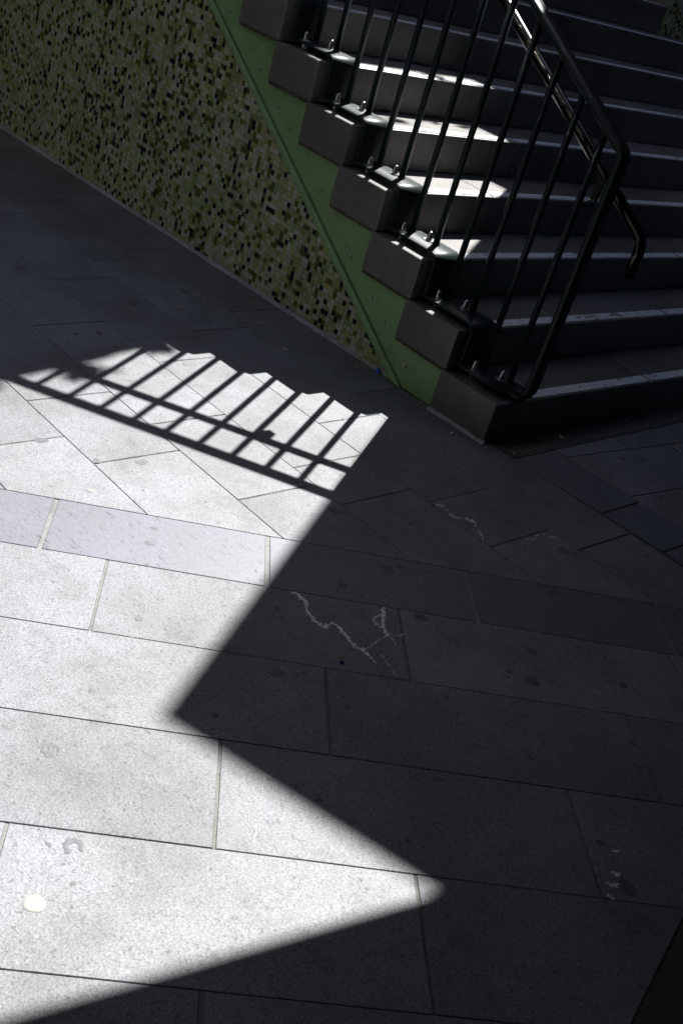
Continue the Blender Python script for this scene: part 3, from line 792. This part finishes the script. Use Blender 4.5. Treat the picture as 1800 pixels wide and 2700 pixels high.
# unseen block added across the top of the stairs to shade the upper steps and the left of the paving
h5 = 5.0 + .045
eA = (-1.0 - SX * h5, -.70 + SY * h5); eB = (-.837 - SX * h5, -1.448 + SY * h5)
ex, ey = eB[0] - eA[0], eB[1] - eA[1]; L = math.hypot(ex, ey); ex /= L; ey /= L
q0 = (eA[0] - .05 * 4, eA[1] + 4); qm = eA; q1 = (eB[0] + ex * 4.0, eB[1] + ey * 4.0)
block('bridging_blocker', 'unseen block added across the stairs above the frame to shade the upper steps', [q1, qm, q0, (q0[0] - 9, q0[1]), (q1[0] - 9, q1[1])], 3.6, 5.0, M_CONC, [(q1, qm, (4.3,), 3), (qm, q0, (4.3,), 3)])
sh_ = empty('dapple_shrub', 'unseen leafy shrub added on the block edge to dapple the shadow border', 'shrub', (eA[0], eA[1], 5.0))  # added out of view; leaf clumps lump the shadow edge and dapple the treads
V, F = [], []
def leafq(x, y, z, r):
    a, b = random.uniform(0, 6.28), random.uniform(-.9, .9); u = Vector((math.cos(a), math.sin(a), b)).normalized(); w = u.cross(Vector((random.gauss(0, 1), random.gauss(0, 1), random.gauss(0, 1)))).normalized()
    c = Vector((x, y, z)); n = len(V)
    V.extend([c - u * r, c - w * r * .45 + u * r * .1, c + u * r, c + w * r * .45 + u * r * .1]); F.append((n, n + 1, n + 2, n + 3))
for (t, rad, out, cnt) in ((.46, .07, .05, 60), (.05, .05, .0, 30), (.95, .1, -.05, 60), (1.5, .2, -.06, 80), (-.75, .08, .05, 14), (-1.15, .09, .03, 20), (-.95, .05, .15, 12), (-.52, .04, .16, 11), (-1.35, .05, .15, 12), (-1.6, .15, .04, 50)):
    bx, by = (eA[0] + ex * t, eA[1] + ey * t) if t > 0 else (eA[0] + .05 * t, eA[1] - t)
    for i in range(cnt):
        leafq(bx + out + random.gauss(0, rad * .5), by + random.gauss(0, rad * .6), 5.03 + random.gauss(0, rad * .35), random.uniform(.03, .06))
lf = part('foliage', sh_, V, F, M_FOLIAGE); lf['kind'] = 'stuff'
V, F = [], []
for t in (-.9, -.2, .4, 1.1, 1.8):
    bx, by = eA[0] + ex * t, eA[1] + ey * t
    a, b = tube([(bx - .2, by, 5.0), (bx - .05, by + .03, 5.08), (bx + .10, by, 5.04)], .008, 6); n = len(V); V += a; F += [tuple(i + n for i in f) for f in b]
part('branch', sh_, V, F, M_LEAF)
# unseen slab added over the plaza so its edge bounds the lower-right shade
h7 = 3.5
cA = (1.378 - SX * (h7 - .037), -1.642 + SY * (h7 - .037)); cB = (1.208 - SX * (h7 - .023), -2.389 + SY * (h7 - .023))
fx, fy = cB[0] - cA[0], cB[1] - cA[1]; L = math.hypot(fx, fy); fx /= L; fy /= L
c0 = (cA[0] - fx * 1.0, cA[1] - fy * 1.0); c1 = (cB[0] + fx * 8.2, cB[1] + fy * 8.2)
cn = empty('blocker', 'wide flat awning above the frame on the right, added to shade the paving', 'blocker', (2, -1, h7))
part('roof_slab', cn, *prism([c0, c1, (2.44, c1[1]), (2.44, -.79), (3.29, -.79), (3.29, c0[1])], h7, h7 + .12), M_FACADE)
block('back_blocker', 'tall grey block added behind the stairs beyond the frame to stop the sun', [(-16, 9), (12, 9), (12, 15), (-16, 15)], -1, 12.1, M_CONC, [((-16, 9), (12, 9), (3, 6, 9), 10)])  # added to stop sun that passes under the thin board onto the steps
block('low_blocker', 'low dark block added right of the stairs beyond the frame to darken the risers', [(3.31, 2.22), (9, 2.22), (9, 8.9), (3.31, 8.9)], -1, 4.6, M_FACADE, [((3.31, 8.9), (3.31, 2.22), (1.6,), 4)])  # added to keep low sky light off the risers
block('left_blocker', 'tall dark block added at the far left beyond the frame to cut low sky light', [(-18, -14), (-11, -14), (-11, 4), (-18, 4)], -1, 12, M_FACADE, [((-11, -14), (-11, 4), (2, 5, 8), 9)])  # added to cut low sky light reaching the lower right
block('bounce_block', 'tall pale block added behind the camera to cut sky light and bounce sun', [(-14, -14), (-14, -9), (14, -9), (14, -14)][::-1], -1, 16, M_PALE, [((14, -9), (-14, -9), (2, 5, 8, 11, 14), 12)])  # added to tune ambient: hides sky, pale face bounces sun to the wall
block('side_blocker', 'tall dark block added right of the plaza beyond the frame to deepen the shade', [(2.45, -9), (9, -9), (9, 2.2), (3.3, 2.2), (3.3, -.8), (2.45, -.8)], -1, 12, M_FACADE, [((3.3, 2.2), (3.3, -.8), (5, 8), 2), ((2.45, -.8), (2.45, -9), (5, 8), 5)])  # added close and dark so the paving falls off towards the lower right
